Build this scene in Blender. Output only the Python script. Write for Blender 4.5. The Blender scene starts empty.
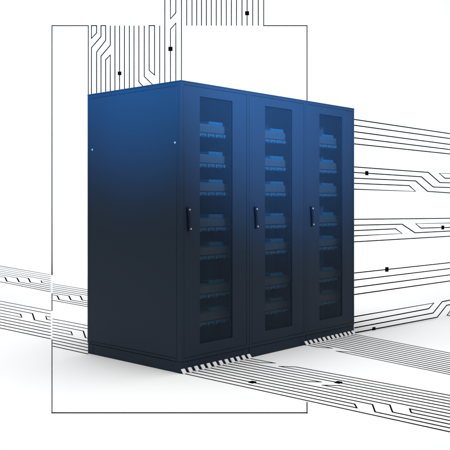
import bpy, bmesh, math
from math import radians as R
from mathutils import Vector, Matrix

scene = bpy.context.scene
col = scene.collection

# ------------------------------------------------------------------ camera
F_PX = 758.0                      # focal length in photo pixels (450 wide)
HORIZON = 202.0
EYE = 1.3125
cam_d = bpy.data.cameras.new("camera")
cam = bpy.data.objects.new("camera", cam_d); col.objects.link(cam)
cam.location = (0, 0, EYE); cam.rotation_euler = (R(90), 0, 0)
cam_d.sensor_width = 36; cam_d.lens = F_PX / 450 * 36
cam_d.shift_y = -(225 - HORIZON) / 450
cam_d.clip_end = 200; cam_d.clip_start = 0.05
scene.camera = cam

# ------------------------------------------------------------------ studio light
w = bpy.data.worlds.new("World"); scene.world = w; w.use_nodes = True
bg = w.node_tree.nodes["Background"]
bg.inputs[0].default_value = (1, 1, 1, 1); bg.inputs[1].default_value = 0.30
scene.view_settings.view_transform = 'Standard'
scene.view_settings.look = 'None'
scene.view_settings.exposure = 0.0
scene.view_settings.gamma = 1.0

# cabinet placement (metres): front-left foot, width axis u, depth axis v
TH = 47.39
W, D, HT = 0.80, 1.165, 2.245
P0 = Vector((-0.3365, 5.784, 0.0))
U = Vector((math.cos(R(TH)), math.sin(R(TH)), 0)); V = Vector((-U.y, U.x, 0)); Z = Vector((0, 0, 1))

def aim(o, target):
    o.rotation_euler = (Vector(target) - o.location).to_track_quat('-Z', 'Y').to_euler()

def softbox(name, loc, target, sx, sy, power, color=(1, 1, 1), spread=180):
    d = bpy.data.lights.new(name, 'AREA'); d.shape = 'RECTANGLE'; d.size = sx; d.size_y = sy
    d.energy = power; d.color = color; d.spread = R(spread)
    o = bpy.data.objects.new(name, d); col.objects.link(o); o.location = loc; aim(o, target)
    return o

def spot(name, loc, target, power, angle, blend, color, radius=0.25):
    d = bpy.data.lights.new(name, 'SPOT'); d.energy = power; d.spot_size = R(angle); d.spot_blend = blend
    d.color = color; d.shadow_soft_size = radius; d.specular_factor = 0.3
    o = bpy.data.objects.new(name, d); col.objects.link(o); o.location = loc; aim(o, target)
    return o

BLUE_PALE = (0.17, 0.50, 1.0)
BLUE = (0.02, 0.42, 1.0)
# unseen soft-edged blue spots, added to give the row its top-down blue gradient
pf = P0 - U * 0.3 - V * 4.0
spot("blue_gradient_spot", pf + Z * 2.9, P0 + U * 1.25 + Z * 3.03, 5200, 60, 1.0, BLUE_PALE)
ps = P0 - U * 4.0 + V * 0.55
spot("blue_gradient_spot", ps + Z * 2.9, P0 + V * 0.55 + Z * 2.99, 3300, 51, 1.0, BLUE)
# overhead softbox a little behind the row: short soft shadow in front, white floor beyond
softbox("overhead_softbox", (-0.1, 6.3, 7.6), (-0.1, 6.3, 0), 5.5, 5.5, 675)
# long strip added to brighten the far floor, where the sweep turns up
softbox("sweep_fill", (0, 14.0, 7.6), (0, 14.0, 0), 16, 2, 170, spread=80)
# backdrop wash, added to push the wall to white
softbox("backdrop_fill", (0, 13.2, 7.2), (0, 18.8, 2.9), 16, 1.5, 410, spread=120)

# ------------------------------------------------------------------ materials
def principled(name, base, rough=0.5, spec=0.2, metal=0.0, bump=0.0, bscale=300, rvar=0.0, cvar=0.0):
    m = bpy.data.materials.new(name); m.use_nodes = True
    nt = m.node_tree; b = nt.nodes["Principled BSDF"]
    b.inputs["Base Color"].default_value = (*base, 1)
    b.inputs["Roughness"].default_value = rough
    b.inputs["Specular IOR Level"].default_value = spec
    b.inputs["Metallic"].default_value = metal
    tc = nt.nodes.new("ShaderNodeTexCoord")
    if bump:
        n = nt.nodes.new("ShaderNodeTexNoise"); n.inputs["Scale"].default_value = bscale; n.inputs["Detail"].default_value = 3
        nt.links.new(tc.outputs["Object"], n.inputs["Vector"])
        bp = nt.nodes.new("ShaderNodeBump"); bp.inputs["Strength"].default_value = bump; bp.inputs["Distance"].default_value = 0.001
        nt.links.new(n.outputs["Fac"], bp.inputs["Height"]); nt.links.new(bp.outputs["Normal"], b.inputs["Normal"])
    if rvar or cvar:
        n2 = nt.nodes.new("ShaderNodeTexNoise"); n2.inputs["Scale"].default_value = 2.3; n2.inputs["Detail"].default_value = 5
        nt.links.new(tc.outputs["Object"], n2.inputs["Vector"])
        if rvar:
            mr = nt.nodes.new("ShaderNodeMapRange"); mr.inputs["To Min"].default_value = rough - rvar; mr.inputs["To Max"].default_value = rough + rvar
            nt.links.new(n2.outputs["Fac"], mr.inputs["Value"]); nt.links.new(mr.outputs["Result"], b.inputs["Roughness"])
        if cvar:
            mx = nt.nodes.new("ShaderNodeMix"); mx.data_type = 'RGBA'
            mx.inputs["A"].default_value = (*[c * (1 - cvar) for c in base], 1)
            mx.inputs["B"].default_value = (*[c * (1 + cvar) for c in base], 1)
            nt.links.new(n2.outputs["Fac"], mx.inputs["Factor"]); nt.links.new(mx.outputs["Result"], b.inputs["Base Color"])
    return m

M = {}
M['white'] = principled("studio_white", (0.86, 0.86, 0.86), 0.9, 0.0)
M['paint'] = principled("powder_coat", (0.0168, 0.0285, 0.0465), 0.55, 0.12, bump=0.06, bscale=420, rvar=0.06, cvar=0.06)
M['inner'] = principled("inner_steel", (0.085, 0.115, 0.16), 0.6, 0.1, cvar=0.1)
M['liner'] = principled("liner_steel", (0.22, 0.27, 0.34), 0.6, 0.1, cvar=0.08)
M['black'] = principled("black_plastic", (0.004, 0.008, 0.018), 0.4, 0.2)
M['bolt'] = principled("zinc_bolt", (0.36, 0.36, 0.37), 0.45, 0.5)
M['trace'] = principled("trace_ink", (0.0025, 0.0025, 0.0025), 0.8, 0.0)
M['tab'] = principled("tab_white", (0.90, 0.90, 0.91), 0.5, 0.2)
M['panel'] = principled("panel_grey", (0.17, 0.182, 0.20), 0.5, 0.2, cvar=0.1)
M['blue'] = principled("device_blue", (0.075, 0.29, 0.42), 0.45, 0.25, cvar=0.15)
M['dark'] = principled("device_dark", (0.05, 0.07, 0.10), 0.5, 0.2)

def glass_mat():
    """smoked pane with haze mixed into its colour to soften interior contrast: part see-through, part painted, faint sheen"""
    m = bpy.data.materials.new("smoked_glass"); m.use_nodes = True; nt = m.node_tree
    for n in list(nt.nodes): nt.nodes.remove(n)
    out = nt.nodes.new("ShaderNodeOutputMaterial")
    tr = nt.nodes.new("ShaderNodeBsdfTransparent"); tr.inputs[0].default_value = (0.96, 0.97, 0.98, 1)
    pb = nt.nodes.new("ShaderNodeBsdfPrincipled"); pb.inputs["Base Color"].default_value = (0.0215, 0.037, 0.060, 1)
    pb.inputs["Roughness"].default_value = 0.35; pb.inputs["Specular IOR Level"].default_value = 0.08
    mx = nt.nodes.new("ShaderNodeMixShader"); mx.inputs[0].default_value = 0.35  # opaque share is painted haze, flattening the view of the interior
    nt.links.new(tr.outputs[0], mx.inputs[1]); nt.links.new(pb.outputs[0], mx.inputs[2])
    nt.links.new(mx.outputs[0], out.inputs[0])
    return m
M['glass'] = glass_mat()

# ------------------------------------------------------------------ helpers
def obj(name, bm, mat, parent=None, bevel=0.0, smooth=False, segs=2):
    me = bpy.data.meshes.new(name)
    bmesh.ops.recalc_face_normals(bm, faces=bm.faces[:])
    bm.to_mesh(me); bm.free()
    me.materials.append(mat)
    if smooth:
        for p in me.polygons: p.use_smooth = True
    o = bpy.data.objects.new(name, me); col.objects.link(o)
    if parent: o.parent = parent
    if bevel:
        b = o.modifiers.new("bevel", 'BEVEL'); b.width = bevel; b.segments = segs; b.limit_method = 'ANGLE'; b.angle_limit = R(40)
    return o

def thing(name, label, cat, loc=(0, 0, 0), rz=0.0, group=None):
    o = bpy.data.objects.new(name, None); col.objects.link(o); o.empty_display_size = 0.1
    o.location = loc; o.rotation_euler = (0, 0, rz); o["label"] = label; o["category"] = cat
    if group: o["group"] = group
    return o

def box(bm, x0, x1, y0, y1, z0, z1):
    v = [bm.verts.new(p) for p in ((x0,y0,z0),(x1,y0,z0),(x1,y1,z0),(x0,y1,z0),(x0,y0,z1),(x1,y0,z1),(x1,y1,z1),(x0,y1,z1))]
    for f in ((0,3,2,1),(4,5,6,7),(0,1,5,4),(1,2,6,5),(2,3,7,6),(3,0,4,7)): bm.faces.new([v[i] for i in f])

def ring(bm, o, i, y0, y1):
    """rectangular frame in the x-z plane: o, i = (x0,x1,z0,z1)"""
    def r(q, y): return [bm.verts.new(p) for p in ((q[0],y,q[2]),(q[1],y,q[2]),(q[1],y,q[3]),(q[0],y,q[3]))]
    of, inf, ob, ib = r(o,y0), r(i,y0), r(o,y1), r(i,y1)
    for k in range(4):
        n = (k+1) % 4
        bm.faces.new((of[k],of[n],inf[n],inf[k])); bm.faces.new((ob[n],ob[k],ib[k],ib[n]))
        bm.faces.new((of[n],of[k],ob[k],ob[n])); bm.faces.new((inf[k],inf[n],ib[n],ib[k]))

def cyl(bm, c, axis, r, h, n=20, r2=None):
    """capped cylinder from c along axis ('x','y','z') by h"""
    r2 = r if r2 is None else r2
    def pt(a, rr, t):
        ca, sa = math.cos(a)*rr, math.sin(a)*rr
        return {'x': (c[0]+t, c[1]+ca, c[2]+sa), 'y': (c[0]+ca, c[1]+t, c[2]+sa), 'z': (c[0]+ca, c[1]+sa, c[2]+t)}[axis]
    a = [bm.verts.new(pt(2*math.pi*k/n, r, 0)) for k in range(n)]
    b = [bm.verts.new(pt(2*math.pi*k/n, r2, h)) for k in range(n)]
    for k in range(n): bm.faces.new((a[k], a[(k+1)%n], b[(k+1)%n], b[k]))
    bm.faces.new(a); bm.faces.new(b)

# ------------------------------------------------------------------ setting: floor and backdrop (one seamless sweep)
Y_FLAT, RC = 16.3, 2.5
ARC = RC * math.pi / 2
def sweep(x, s, h=0.0):
    """point on the sweep at across x, along s (metres from the camera's foot), lifted by h"""
    if s <= Y_FLAT: return Vector((x, s, h))
    if s <= Y_FLAT + ARC:
        a = (s - Y_FLAT) / RC; r = RC - h
        return Vector((x, Y_FLAT + r*math.sin(a), RC - r*math.cos(a)))
    return Vector((x, Y_FLAT + RC - h, RC + s - Y_FLAT - ARC))

def sheet(name, s_list, mat):
    bm = bmesh.new(); rows = []
    for s in s_list: rows.append([bm.verts.new(sweep(x, s)) for x in (-22, -8, 0, 8, 22)])
    for a, b in zip(rows, rows[1:]):
        for k in range(4): bm.faces.new((a[k], a[k+1], b[k+1], b[k]))
    o = obj(name, bm, mat, smooth=True); o["kind"] = "structure"
    return o
sheet("floor", [-9, 0, 4, 8, 12, Y_FLAT], M['white'])
sheet("backdrop", [Y_FLAT + ARC*k/24 for k in range(25)] + [Y_FLAT + ARC + 12], M['white'])

def pix(x, y):
    """photo pixel -> (x, s) on the sweep"""
    dx, dz = (x - 225)/F_PX, (HORIZON - y)/F_PX
    if dz < 0:
        t = -EYE/dz
        if t <= Y_FLAT: return (dx*t, t)
    a_, b_, c_ = 1 + dz*dz, -2*Y_FLAT + 2*dz*(EYE - RC), Y_FLAT**2 + (EYE - RC)**2 - RC*RC
    disc = b_*b_ - 4*a_*c_
    if disc >= 0:
        t = (-b_ + math.sqrt(disc))/(2*a_); z = EYE + dz*t
        if t >= Y_FLAT and z <= RC: return (dx*t, Y_FLAT + RC*math.atan2(t - Y_FLAT, RC - z))
    t = Y_FLAT + RC
    return (dx*t, Y_FLAT + ARC + EYE + dz*t - RC)

# ------------------------------------------------------------------ ribbons: thin raised strips following a polyline in a 2-D chart
def ribbon(bm, pts, width, chart, lift=0.004, closed=False, base=0.0005, step=None):
    """pts: 2-D points; chart(a,b,h)->3-D; width scalar or list"""
    P = [Vector(p).to_2d() if len(p) > 2 else Vector(p) for p in pts]
    Wd = list(width) if isinstance(width, (list, tuple)) else [width]*len(P)
    if step:
        Q, WQ = [], []
        m = len(P) if closed else len(P) - 1
        for k in range(m):
            a, b = P[k], P[(k+1) % len(P)]; n = max(1, int((b-a).length/step))
            for j in range(n): Q.append(a.lerp(b, j/n)); WQ.append(Wd[k] + (Wd[(k+1) % len(P)] - Wd[k])*j/n)
        if not closed: Q.append(P[-1]); WQ.append(Wd[-1])
        P, Wd = Q, WQ
    n = len(P); L = []
    for k in range(n):
        a = P[k-1] if (k > 0 or closed) else None
        c = P[(k+1) % n] if (k < n-1 or closed) else None
        d1 = (P[k]-a).normalized() if a is not None else None
        d2 = (c-P[k]).normalized() if c is not None else None
        if d1 is None: d1 = d2
        if d2 is None: d2 = d1
        n1, n2 = Vector((-d1.y, d1.x)), Vector((-d2.y, d2.x))
        m = n1 + n2
        if m.length < 1e-4: m = n1.copy()
        m.normalize(); sc = 1/max(0.45, m.dot(n1))
        off = m*(Wd[k]/2*sc)
        lo, hi = P[k]-off, P[k]+off
        L.append([bm.verts.new(chart(q.x, q.y, h)) for q, h in ((lo, base), (hi, base), (hi, base+lift), (lo, base+lift))])
    for k in range(n if closed else n-1):
        A, B = L[k], L[(k+1) % n]
        for j in range(4): bm.faces.new((A[j], A[(j+1) % 4], B[(j+1) % 4], B[j]))
    if not closed: bm.faces.new(L[0]); bm.faces.new(L[-1])

def trace(parent, pts, width, chart, closed=False, step=None, lift=0.004, name="trace"):
    bm = bmesh.new(); ribbon(bm, pts, width, chart, lift, closed, step=step)
    return obj(name, bm, M['trace'], parent)

def pad(parent, c, size, chart, lift=0.007, ax=(1, 0), size2=None):
    ax = Vector(ax).normalized(); h = (size2 or size)/2; c = Vector(c)
    bm = bmesh.new(); ribbon(bm, [c - ax*h, c + ax*h], size, chart, lift)
    return obj("solder_pad", bm, M['trace'], parent)

# ------------------------------------------------------------------ server cabinets
RZ = R(TH)
DOOR = (0.0346, 0.7654, 0.1166, 2.2104)
WIN = (0.209, 0.590, 0.200, 2.139)

def make_cabinet(label, first=False, last=False):
    t = thing("server_cabinet", label, "server cabinet", P0, RZ, "server cabinets standing side by side")
    g = 0.0015
    # steel frame: front and back rings, floor and roof plates, corner uprights
    bm = bmesh.new()
    ring(bm, (g, W-g, 0.088, HT-0.010), (0.032, W-0.032, 0.114, 2.213), 0.0, 0.045)
    ring(bm, (g, W-g, 0.088, HT-0.010), (0.032, W-0.032, 0.114, 2.213), D-0.045, D)
    box(bm, g+0.001, W-g-0.001, 0.045, D-0.045, 0.0885, 0.112)
    box(bm, g+0.001, W-g-0.001, 0.045, D-0.045, 2.205, HT-0.0105)
    for x0 in (0.0163, W-0.0203): box(bm, x0, x0+0.004, 0.0453, D-0.0453, 0.1123, 2.2047)
    ring(bm, (0.0315, W-0.0315, 0.1135, 2.2135), (0.0350, W-0.0350, 0.1170, 2.2100), 0.0045, 0.030)
    obj("frame", bm, M['paint'], t, 0.005)
    bm = bmesh.new(); box(bm, 0.0, W, -0.002, D+0.002, HT-0.010, HT)
    obj("top_panel", bm, M['paint'], t, 0.003)
    # plinth with corner blocks
    bm = bmesh.new()
    box(bm, g+0.002, 0.074, 0.003, 0.074, 0.0, 0.086); box(bm, W-0.074, W-g-0.002, 0.003, 0.074, 0.0, 0.086)
    box(bm, g+0.002, 0.074, D-0.074, D-0.003, 0.0, 0.086); box(bm, W-0.074, W-g-0.002, D-0.074, D-0.003, 0.0, 0.086)
    box(bm, 0.0755, W-0.0755, 0.0045, 0.030, 0.0, 0.085); box(bm, 0.0755, W-0.0755, D-0.030, D-0.0045, 0.0, 0.085)
    box(bm, g+0.0035, 0.030, 0.0755, D-0.0755, 0.0, 0.085); box(bm, W-0.030, W-g-0.0035, 0.0755, D-0.0755, 0.0, 0.085)
    pl = obj("plinth", bm, M['paint'], t, 0.002)
    if first:
        for y in (1.075, 0.10):
            bm = bmesh.new(); cyl(bm, (g+0.0008, y, 0.047), 'x', 0.006, 0.003); obj("fixing_hole", bm, M['black'], pl)
    # side panels
    for s in (0, 1):
        bm = bmesh.new()
        x0, x1 = ((-0.0005, 0.016) if s == 0 else (W-0.016, W+0.0005)) if ((first and s == 0) or (last and s == 1)) else ((0.003, 0.016) if s == 0 else (W-0.016, W-0.003))
        box(bm, x0, x1, 0.0463, D-0.0463, 0.1143, 2.2035)
        sp = obj("side_panel", bm, M['paint'], t, 0.003)
        if first and s == 0:
            for y, z in ((1.095, 1.762), (0.066, 1.769)):
                bm = bmesh.new(); cyl(bm, (-0.0005, y, z), 'x', 0.0085, -0.004, 16, 0.006)
                obj("panel_screw", bm, M['bolt'], sp)
    bm = bmesh.new(); box(bm, 0.034, W-0.034, D-0.030, D-0.012, 0.116, 2.211)
    obj("back_panel", bm, M['inner'], t)
    bm = bmesh.new(); box(bm, W-0.027, W-0.0208, 0.36, D-0.06, 0.125, 2.195); box(bm, 0.0208, 0.027, 0.36, D-0.06, 0.125, 2.195)
    obj("side_liner", bm, M['liner'], t)
    # mounting rails
    for x0, x1, y in ((0.065, 0.100, 0.125), (0.700, 0.735, 0.125), (0.065, 0.100, 0.80), (0.700, 0.735, 0.80)):
        bm = bmesh.new(); box(bm, x0, x1, y, y+0.004, 0.1125, 2.2045)
        xs = x0 if x0 < 0.4 else x1-0.004
        box(bm, xs, xs+0.004, y+0.004, y+0.03, 0.1125, 2.2045)
        obj("mounting_rail", bm, M['inner'], t)
    # door
    bm = bmesh.new()
    ring(bm, DOOR, WIN, 0.001, 0.026)
    dr = obj("door", bm, M['paint'], t, 0.0025)
    bm = bmesh.new()
    for k in range(9): box(bm, 0.612 + k*0.0165, 0.612 + k*0.0165 + 0.009, 0.0005, 0.004, 0.16, 2.165)
    obj("door_ribbing", bm, M['paint'], dr, 0.0012, segs=1)
    bm = bmesh.new(); box(bm, WIN[0]-0.006, WIN[1]+0.006, 0.0085, 0.0135, WIN[2]-0.006, WIN[3]+0.006)
    obj("glass_pane", bm, M['glass'], dr)
    # swing handle: bowed lever on an escutcheon
    bm = bmesh.new()
    secs = []
    for k in range(13):
        f = k/12; z = 1.272 - f*0.186; x = 0.068 + 0.016*f
        hw = 0.0125 + 0.0035*abs(2*f-1)**2; y1 = -0.016 - 0.005*math.sin(math.pi*f)**0.7
        y0 = 0.0005
        secs.append([bm.verts.new(p) for p in ((x-hw, y0, z), (x-hw*0.8, y1, z), (x+hw*0.8, y1, z), (x+hw, y0, z))])
    for a, b in zip(secs, secs[1:]):
        for j in range(4): bm.faces.new((a[j], a[(j+1) % 4], b[(j+1) % 4], b[j]))
    bm.faces.new(secs[0]); bm.faces.new(secs[-1])
    obj("handle", bm, M['black'], dr, 0.004)
    for x, z in ((0.077, 1.253), (0.090, 1.105)):
        bm = bmesh.new(); cyl(bm, (x, -0.012, z), 'y', 0.0088, -0.012, 18, 0.0065)
        obj("handle_bolt", bm, M['bolt'], dr, 0.002)
    return t

names = ["leftmost dark blue server cabinet, its long side panel showing",
         "middle dark blue server cabinet, standing between the two others",
         "rightmost dark blue server cabinet, beside the branching black traces"]
cabs = []
for i in range(3):
    c = make_cabinet(names[i], i == 0, i == 2)
    c.location = P0 + U*(W*i); cabs.append(c)

# ------------------------------------------------------------------ rack units behind the glass
SHELF_Z = [1.889, 1.649, 1.425, 1.144, 0.920, 0.616, 0.400]
def make_unit():
    t = thing("rack_unit", "", "rack unit", (0, 0, 0), RZ, "rack units behind the cabinet doors")
    bm = bmesh.new(); box(bm, 0.106, 0.694, 0.119, 0.55, -0.030, 0.030)
    obj("chassis", bm, M['dark'], t, 0.002)
    bm = bmesh.new(); box(bm, 0.070, 0.720, 0.112, 0.1245, -0.026, 0.034)
    for k in range(16): box(bm, 0.20 + k*0.030, 0.20 + k*0.030 + 0.016, 0.1095, 0.1122, -0.008, 0.020)
    obj("front_panel", bm, M['panel'], t, 0.0015)
    bm = bmesh.new(); box(bm, 0.34, 0.690, 0.135, 0.33, 0.0302, 0.044); box(bm, 0.455, 0.640, 0.142, 0.31, 0.0442, 0.070)
    for k in range(6): box(bm, 0.463 + k*0.030, 0.463 + k*0.030 + 0.023, 0.136 + 0.002*(k % 2), 0.1425, 0.046, 0.062 + 0.003*((k*5) % 3))
    for k in range(9): box(bm, 0.35 + k*0.037, 0.35 + k*0.037 + 0.026, 0.131, 0.1355, 0.0345, 0.042)
    obj("top_module", bm, M['blue'], t, 0.003)
    bm = bmesh.new(); box(bm, 0.20, 0.69, 0.112, 0.20, -0.066, -0.0302)
    st = obj("port_strip", bm, M['dark'], t, 0.002)
    bm = bmesh.new()
    for k in range(15):
        x = 0.208 + k*0.0315
        box(bm, x, x+0.022, 0.096 + 0.004*((k*7) % 3), 0.1122, -0.063 + 0.004*((k*5) % 3), -0.036)
    obj("network_plug", bm, M['blue'], st, 0.002)
    return t

def copy_tree(o, parent=None):
    c = o.copy(); col.objects.link(c)
    if parent: c.parent = parent
    for ch in o.children: copy_tree(ch, c)
    return c

ORD = ["topmost", "second from the top", "third from the top", "fourth from the top", "fifth from the top", "second from the bottom", "lowest"]
SIDE = ["left", "middle", "right"]
proto = make_unit(); used = False
for i in range(3):
    for k, z in enumerate(SHELF_Z):
        zz = EYE + (z - EYE)*1.026
        o = proto if not used else copy_tree(proto); used = True
        o.location = P0 + U*(W*i) + Z*zz
        o["label"] = "rack unit with blue module, %s behind the %s cabinet's glass" % (ORD[k], SIDE[i])

# ------------------------------------------------------------------ floor traces in front of the row (chart: u along the fronts, q out from them)
def front_chart(a, b, h): return P0 + U*a - V*b + Z*h
def make_tab(parent, u, q=0.0):
    bm = bmesh.new()
    prof = ((0.0, 0.029), (0.025, 0.0008), (0.031, 0.0008), (0.031, 0.0055), (0.0045, 0.036), (0.0, 0.036))
    a = [bm.verts.new(front_chart(u-0.018, q + y - 0.002, z)) for y, z in prof]
    b = [bm.verts.new(front_chart(u+0.018, q + y - 0.002, z)) for y, z in prof]
    bm.faces.new(a); bm.faces.new(b)
    for k in range(6): bm.faces.new((a[k], a[(k+1) % 6], b[(k+1) % 6], b[k]))
    return obj("connector_tab", bm, M['tab'], parent, 0.0015)

WF = 0.0092; QE = 2.75; Q0 = 0.030
b1 = thing("circuit_trace_bundle", "", "circuit traces", P0, 0, "circuit traces on the floor")
b1["label"] = "wide bundle of floor traces starting at white tabs under the leftmost cabinet"
def row1(k, q): return (0.785 - 0.0695*k, q)
paths = [[(1, Q0), (1, .18), (0, .287), (0, Q0)], [(1, QE), (1, .389), (0, .498), (0, QE)],
         [(2, Q0), (2, QE)], [(3, Q0), (3, QE)],
         [(5, Q0), (5, .846), (4, .939), (4, Q0)], [(5, QE), (5, 1.007), (4, 1.10), (4, QE)],
         [(6, Q0), (6, QE)],
         [(9, Q0), (9, 1.453), (10, 1.515), (10, Q0)], [(8, Q0), (8, 1.544), (10, 1.648), (10, QE)],
         [(7, Q0), (7, 1.63), (9, 1.731), (9, QE)], [(7, QE), (7, 1.773), (8, 1.822), (8, QE)],
         [(11, Q0), (11, QE)]]
b1.location = (0, 0, 0)
for p in paths: trace(b1, [row1(*q) for q in p], WF, front_chart, lift=0.003)
pad(b1, row1(3, 1.045), 0.042, front_chart); pad(b1, row1(9, .581), 0.042, front_chart)
for k in range(12): make_tab(b1, 0.785 - 0.0695*k)

def floor_chart(x, s, h): return sweep(x, s, h)
b2 = thing("circuit_trace_bundle", "bundle of floor traces starting at white tabs under the rightmost cabinet", "circuit traces", (0, 0, 0), 0, "circuit traces on the floor")
def row2_u(k): return 2.365 - 0.0705*k
def chart_px(k):     # start on the plinth, end at the right edge of the photo and 0.9 m on
    a = front_chart(row2_u(k), 0.030, 0); a = Vector((a.x, a.y))
    e = Vector(pix(450, 353.3 + (374.7-353.3)*k/11))
    return a, e + (e-a).normalized()*0.9
def r2(k, f):
    k0 = int(k); a, e = chart_px(k); return a.lerp(e, f)
def f2(k, x):        # fraction along row k at photo column x
    lo, hi = 0.0, 1.0
    for _ in range(40):
        m = (lo+hi)/2; p = r2(k, m)
        if 225 + F_PX*p.x/p.y < x: lo = m
        else: hi = m
    return lo
for k in range(10): trace(b2, [r2(k, 0), r2(k, 1)], WF, floor_chart, lift=0.003)
trace(b2, [r2(11, 0), r2(11, f2(11, 317)), r2(10, f2(10, 332)), r2(10, 0)], WF, floor_chart, lift=0.003)
trace(b2, [r2(11, 1), r2(11, f2(11, 336.7)), r2(10, f2(10, 351)), r2(10, 1)], WF, floor_chart, lift=0.003)
for k in range(12): make_tab(b2, row2_u(k))

# ------------------------------------------------------------------ floor traces behind and left of the row
def band(label, xl, yl, xr, yr, n, jobs, width, xa, xb):
    """n rows between (xl, yl[0..1]) and (xr, yr[0..1]); jobs: list of row paths [(row, photo column), ...]"""
    t = thing("circuit_trace_bundle", label, "circuit traces", (0, 0, 0), 0, "circuit traces on the floor")
    def P(k, x):
        a = yl[0] + (yl[1]-yl[0])*k/(n-1); b = yr[0] + (yr[1]-yr[0])*k/(n-1)
        return pix(x, a + (b-a)*(x-xl)/(xr-xl))
    for j in jobs: trace(t, [P(k, xa if x == 'A' else xb if x == 'B' else x) for k, x in j], width, floor_chart, lift=0.003)
    return t
def jobs_low(n, x1, x2, x3):
    J = [[(k, 'A'), (k, 'B')] for k in range(n) if k not in (2, 3, 4)]
    J.append([(3, 'A'), (3, x1), (4, x1+1.4), (4, 'A')])
    J.append([(2, 'A'), (2, x2), (4, x2+2.2), (4, 'B')])
    if x3: J.append([(2, 'B'), (2, x3), (3, x3+1), (3, 'B')])
    return J
def jobs_high(n, xs, x4):
    J = [[(k, 'A'), (k, 'B')] for k in list(range(0, 4)) + [n-1]]
    for k, x in zip((6, 5, 4), xs): J.append([(k, 'A'), (k, x), (k+2, x+2), (k+2, 'B')])
    if x4: J.append([(4, 'B'), (4, x4), (5, x4+1), (5, 'B')])
    return J
band("far upper band of floor traces leaving the picture, left of the black outline", 0, (265.9, 281.8), 50.7, (274.9, 292.0), 10, jobs_high(10, (5, 17.1, 28.4), 41), 0.021, -22, 50.7)
band("far upper band of floor traces between black outline and cabinet", 52, (283.9, 300.3), 87, (289.7, 306.7), 10, jobs_high(10, (57.2, 68.9, 80.3), None), 0.017, 52.6, 100)
band("nearer lower band of floor traces leaving the picture, left of the black outline", 0, (301.2, 328.1), 50.7, (311, 339), 10, jobs_low(10, 20.5, 32.4, 45.8), 0.0145, -20, 50.7)
band("nearer lower band of floor traces between black outline and cabinet", 52, (318.9, 346.1), 87, (325.6, 353.9), 10, jobs_low(10, 71.1, 83.3, None), 0.012, 52.6, 88)

# ------------------------------------------------------------------ outline and upright traces on the backdrop
def on_wall(x, y):
    """photo pixel -> (x, s) straight up and down the backdrop"""
    t = Y_FLAT + RC
    return ((x-225)/F_PX*t, max(Y_FLAT + ARC + 0.02, Y_FLAT + ARC + EYE + (HORIZON-y)/F_PX*t - RC))
def px_width(x, y, wpx): return wpx*pix(x, y)[1]/F_PX if pix(x, y)[1] < Y_FLAT else wpx*(Y_FLAT+RC)/F_PX
ol = thing("rectangular_outline", "thin black rectangular outline running up the backdrop and across the floor round the cabinets", "outline", (0, 0, 0))
for name, seg in (("left_line", [(52, 413), (52, 339.6)]), ("left_line", [(52, 311), (52, 293.5)]),):
    P = [pix(*p) for p in seg]; trace(ol, P, [px_width(*p, 0.8) for p in seg], floor_chart, name="outline_line", lift=0.002)
seg = [(52, 275.2 - k*0.5) for k in range(50)] + [(52, 250 - k*4) for k in range(26)]
trace(ol, [pix(*p) for p in seg] + [on_wall(52, 25.7), on_wall(88.3, 25.7), on_wall(88.3, 250)], 0.0215, floor_chart, name="outline_line", lift=0.004, step=0.4)
P = [pix(52-0.5, 413), pix(307, 413)]
trace(ol, P, 0.017, floor_chart, name="outline_line", lift=0.0018)
P = [pix(307, 413.6), pix(307, 402.3)]
trace(ol, P, 0.006, floor_chart, name="outline_line", lift=0.0024)
trace(ol, [on_wall(*p) for p in ((307, 250), (307, 25.7), (263.7, 25.7), (263.7, -25))], 0.0215, floor_chart, name="outline_line")

def zx(x, y): return (80 + x/4.09, y/4.09)
WW = 0.021; DOWN = 1010
def up_group(label, paths, pads):
    t = thing("circuit_trace_group", label, "circuit traces", (0, 0, 0), 0, "upright circuit traces on the backdrop")
    for p, c in paths: trace(t, [on_wall(*zx(*q)) for q in p], WW, floor_chart, closed=c, step=0.4, lift=0.010)
    for x, y, s in pads: pad(t, pix(*zx(x, y)), s*(Y_FLAT+RC)/F_PX, floor_chart)
    return t
T = 105
g1 = [([(47, T), (47, 157), (68, 135), (68, T)], True),
      ([(47, DOWN), (47, 195), (86, 150), (86, T), (105, T), (105, 165), (68, 213), (68, DOWN)], False),
      ([(124, T), (124, 185), (86, 230), (86, DOWN)], False),
      ([(105, DOWN), (105, 245), (124, 225), (124, DOWN)], False)]
g1 += [([(x, T), (x, DOWN)], False) for x in (143, 162, 182, 202, 221, 326)]
g1 += [([(241, T), (241, 335), (274, 370), (274, DOWN)], False), ([(263, T), (263, 313), (303, 352), (303, DOWN)], False),
       ([(283, T), (305, T), (305, 307), (283, 288)], True)]
up_group("upright black traces with one square pad, above the long side panel", g1, [(162, 300, 3.6)])
g2 = [([(347, -90), (347, DOWN)], False), ([(415, -90), (415, DOWN)], False),
      ([(370, -90), (370, 77), (392, 52), (392, -90)], False),
      ([(370, DOWN), (370, 120), (392, 95), (392, DOWN)], False)]
up_group("four tall black traces with a square pad, rising above the cabinets' front corner", g2, [(370, 200, 4.2)])
g3 = [([(( x-80)*4.09, -90), ((x-80)*4.09, T)], False) for x in (186.7, 192, 196.7, 201.5, 206.4, 211.3, 216.3, 221.3, 226.3, 231.4, 236.5, 242, 247.1, 252.7, 258.3)]
up_group("comb of short black traces hanging down from the top edge, above the cabinet doors", g3, [((247.1-80)*4.09, 13.3*4.09, 4.0)])

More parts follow.
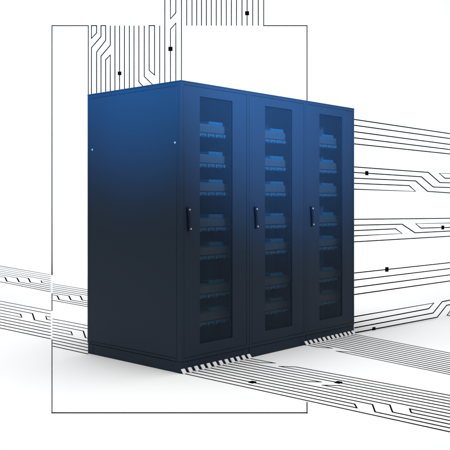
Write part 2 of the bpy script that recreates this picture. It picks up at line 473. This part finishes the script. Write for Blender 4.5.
# ------------------------------------------------------------------ traces standing off the right-hand cabinet, in one upright plane
A0 = P0 + U*(3*W + 0.0008) + V*0.004
TD = R(41.9); DU = Vector((math.cos(TD), math.sin(TD), 0)); DN = Vector((DU.y, -DU.x, 0))
def wall_chart(a, b, h): return A0 + DU*a + Z*b + DN*h
def wpx(x, y):
    r = Vector(((x-225)/F_PX, 1, (HORIZON-y)/F_PX)); c = Vector((0, 0, EYE))
    t = (A0 - c).dot(DN)/r.dot(DN); p = c + r*t - A0
    return (p.dot(DU), p.z)
WR = 0.0104
def right_group(label, paths, pads):
    t = thing("circuit_trace_group", label, "circuit traces", (0, 0, 0), 0, "level circuit traces beside the rightmost cabinet")
    for p in paths:
        q = [Vector(wpx(*a)) for a in p]
        for e in (0, -1):           # start on the cabinet, run on past the photo's edge
            n = 1 if e == 0 else -2
            if p[e][0] <= 356:
                d = (q[e]-q[n]).normalized(); q[e] = q[e] + d*(q[e].x/abs(d.x) if d.x < 0 else 0)
            elif p[e][0] >= 450:
                d = (q[e]-q[n]).normalized(); q[e] = q[e] + d*0.9
        trace(t, q, WR, wall_chart, lift=0.005)
    for x, y, s, d in pads: pad(t, wpx(x, y), s*1.3, wall_chart, lift=0.009, ax=(1, d))
    return t
right_group("five plain black traces sloping down beside the rightmost cabinet's top",
    [[(355, a), (450, b)] for a, b in ((119.6, 133.7), (125.4, 138.6), (131.8, 144.5), (137.9, 149.6), (144, 154))], [])
right_group("level black traces stepping down with a square pad, second group below the cabinet top",
    [[(355, 167), (428, 172.4), (439.7, 182.6), (450, 182.8)], [(355, 172.5), (421.2, 176.8), (433, 187), (450, 187.6)],
     [(355, 178.2), (415.3, 180.9), (427.5, 191.4), (450, 192.9)], [(355, 183.4), (409, 185.6), (415.3, 191.4), (355, 189.2)],
     [(450, 173.6), (439, 173.3), (444.6, 178.2), (450, 178.3)]], [(366.4, 173.2, 0.033, 0)])
right_group("nearly horizontal black traces with a small far pad, at door handle height",
    [[(355, 219.3), (450, 218.3)], [(355, 225.2), (401.9, 224.2), (414.8, 232.8), (450, 231)],
     [(355, 230.6), (395.3, 228.8), (401.9, 233.5), (355, 235.9)], [(355, 241.8), (450, 236.2)],
     [(450, 223), (415.3, 223.7), (420.7, 228.1), (450, 227.4)]], [(442.4, 227.5, 0.034, 0)])
right_group("four plain black traces rising gently, one square pad on the upper one",
    [[(355, a), (450, b)] for a, b in ((272.9, 262.6), (280, 268.5), (287.3, 274.8), (294.4, 280.9))], [(386.5, 269.4, 0.037, -0.02)])
right_group("lowest black traces just above the floor with a step up and a small pad",
    [[(355, 316.5), (433.6, 303), (428.5, 308.7), (355, 322.6)], [(355, 327.7), (432.9, 313), (442, 301.6), (450, 300.1)],
     [(355, 332.6), (437, 317.2), (446.4, 305.3), (450, 304.6)], [(450, 315.3), (446.8, 315.3), (450, 310.9)]], [(373.5, 329.3, 0.034, 0)])
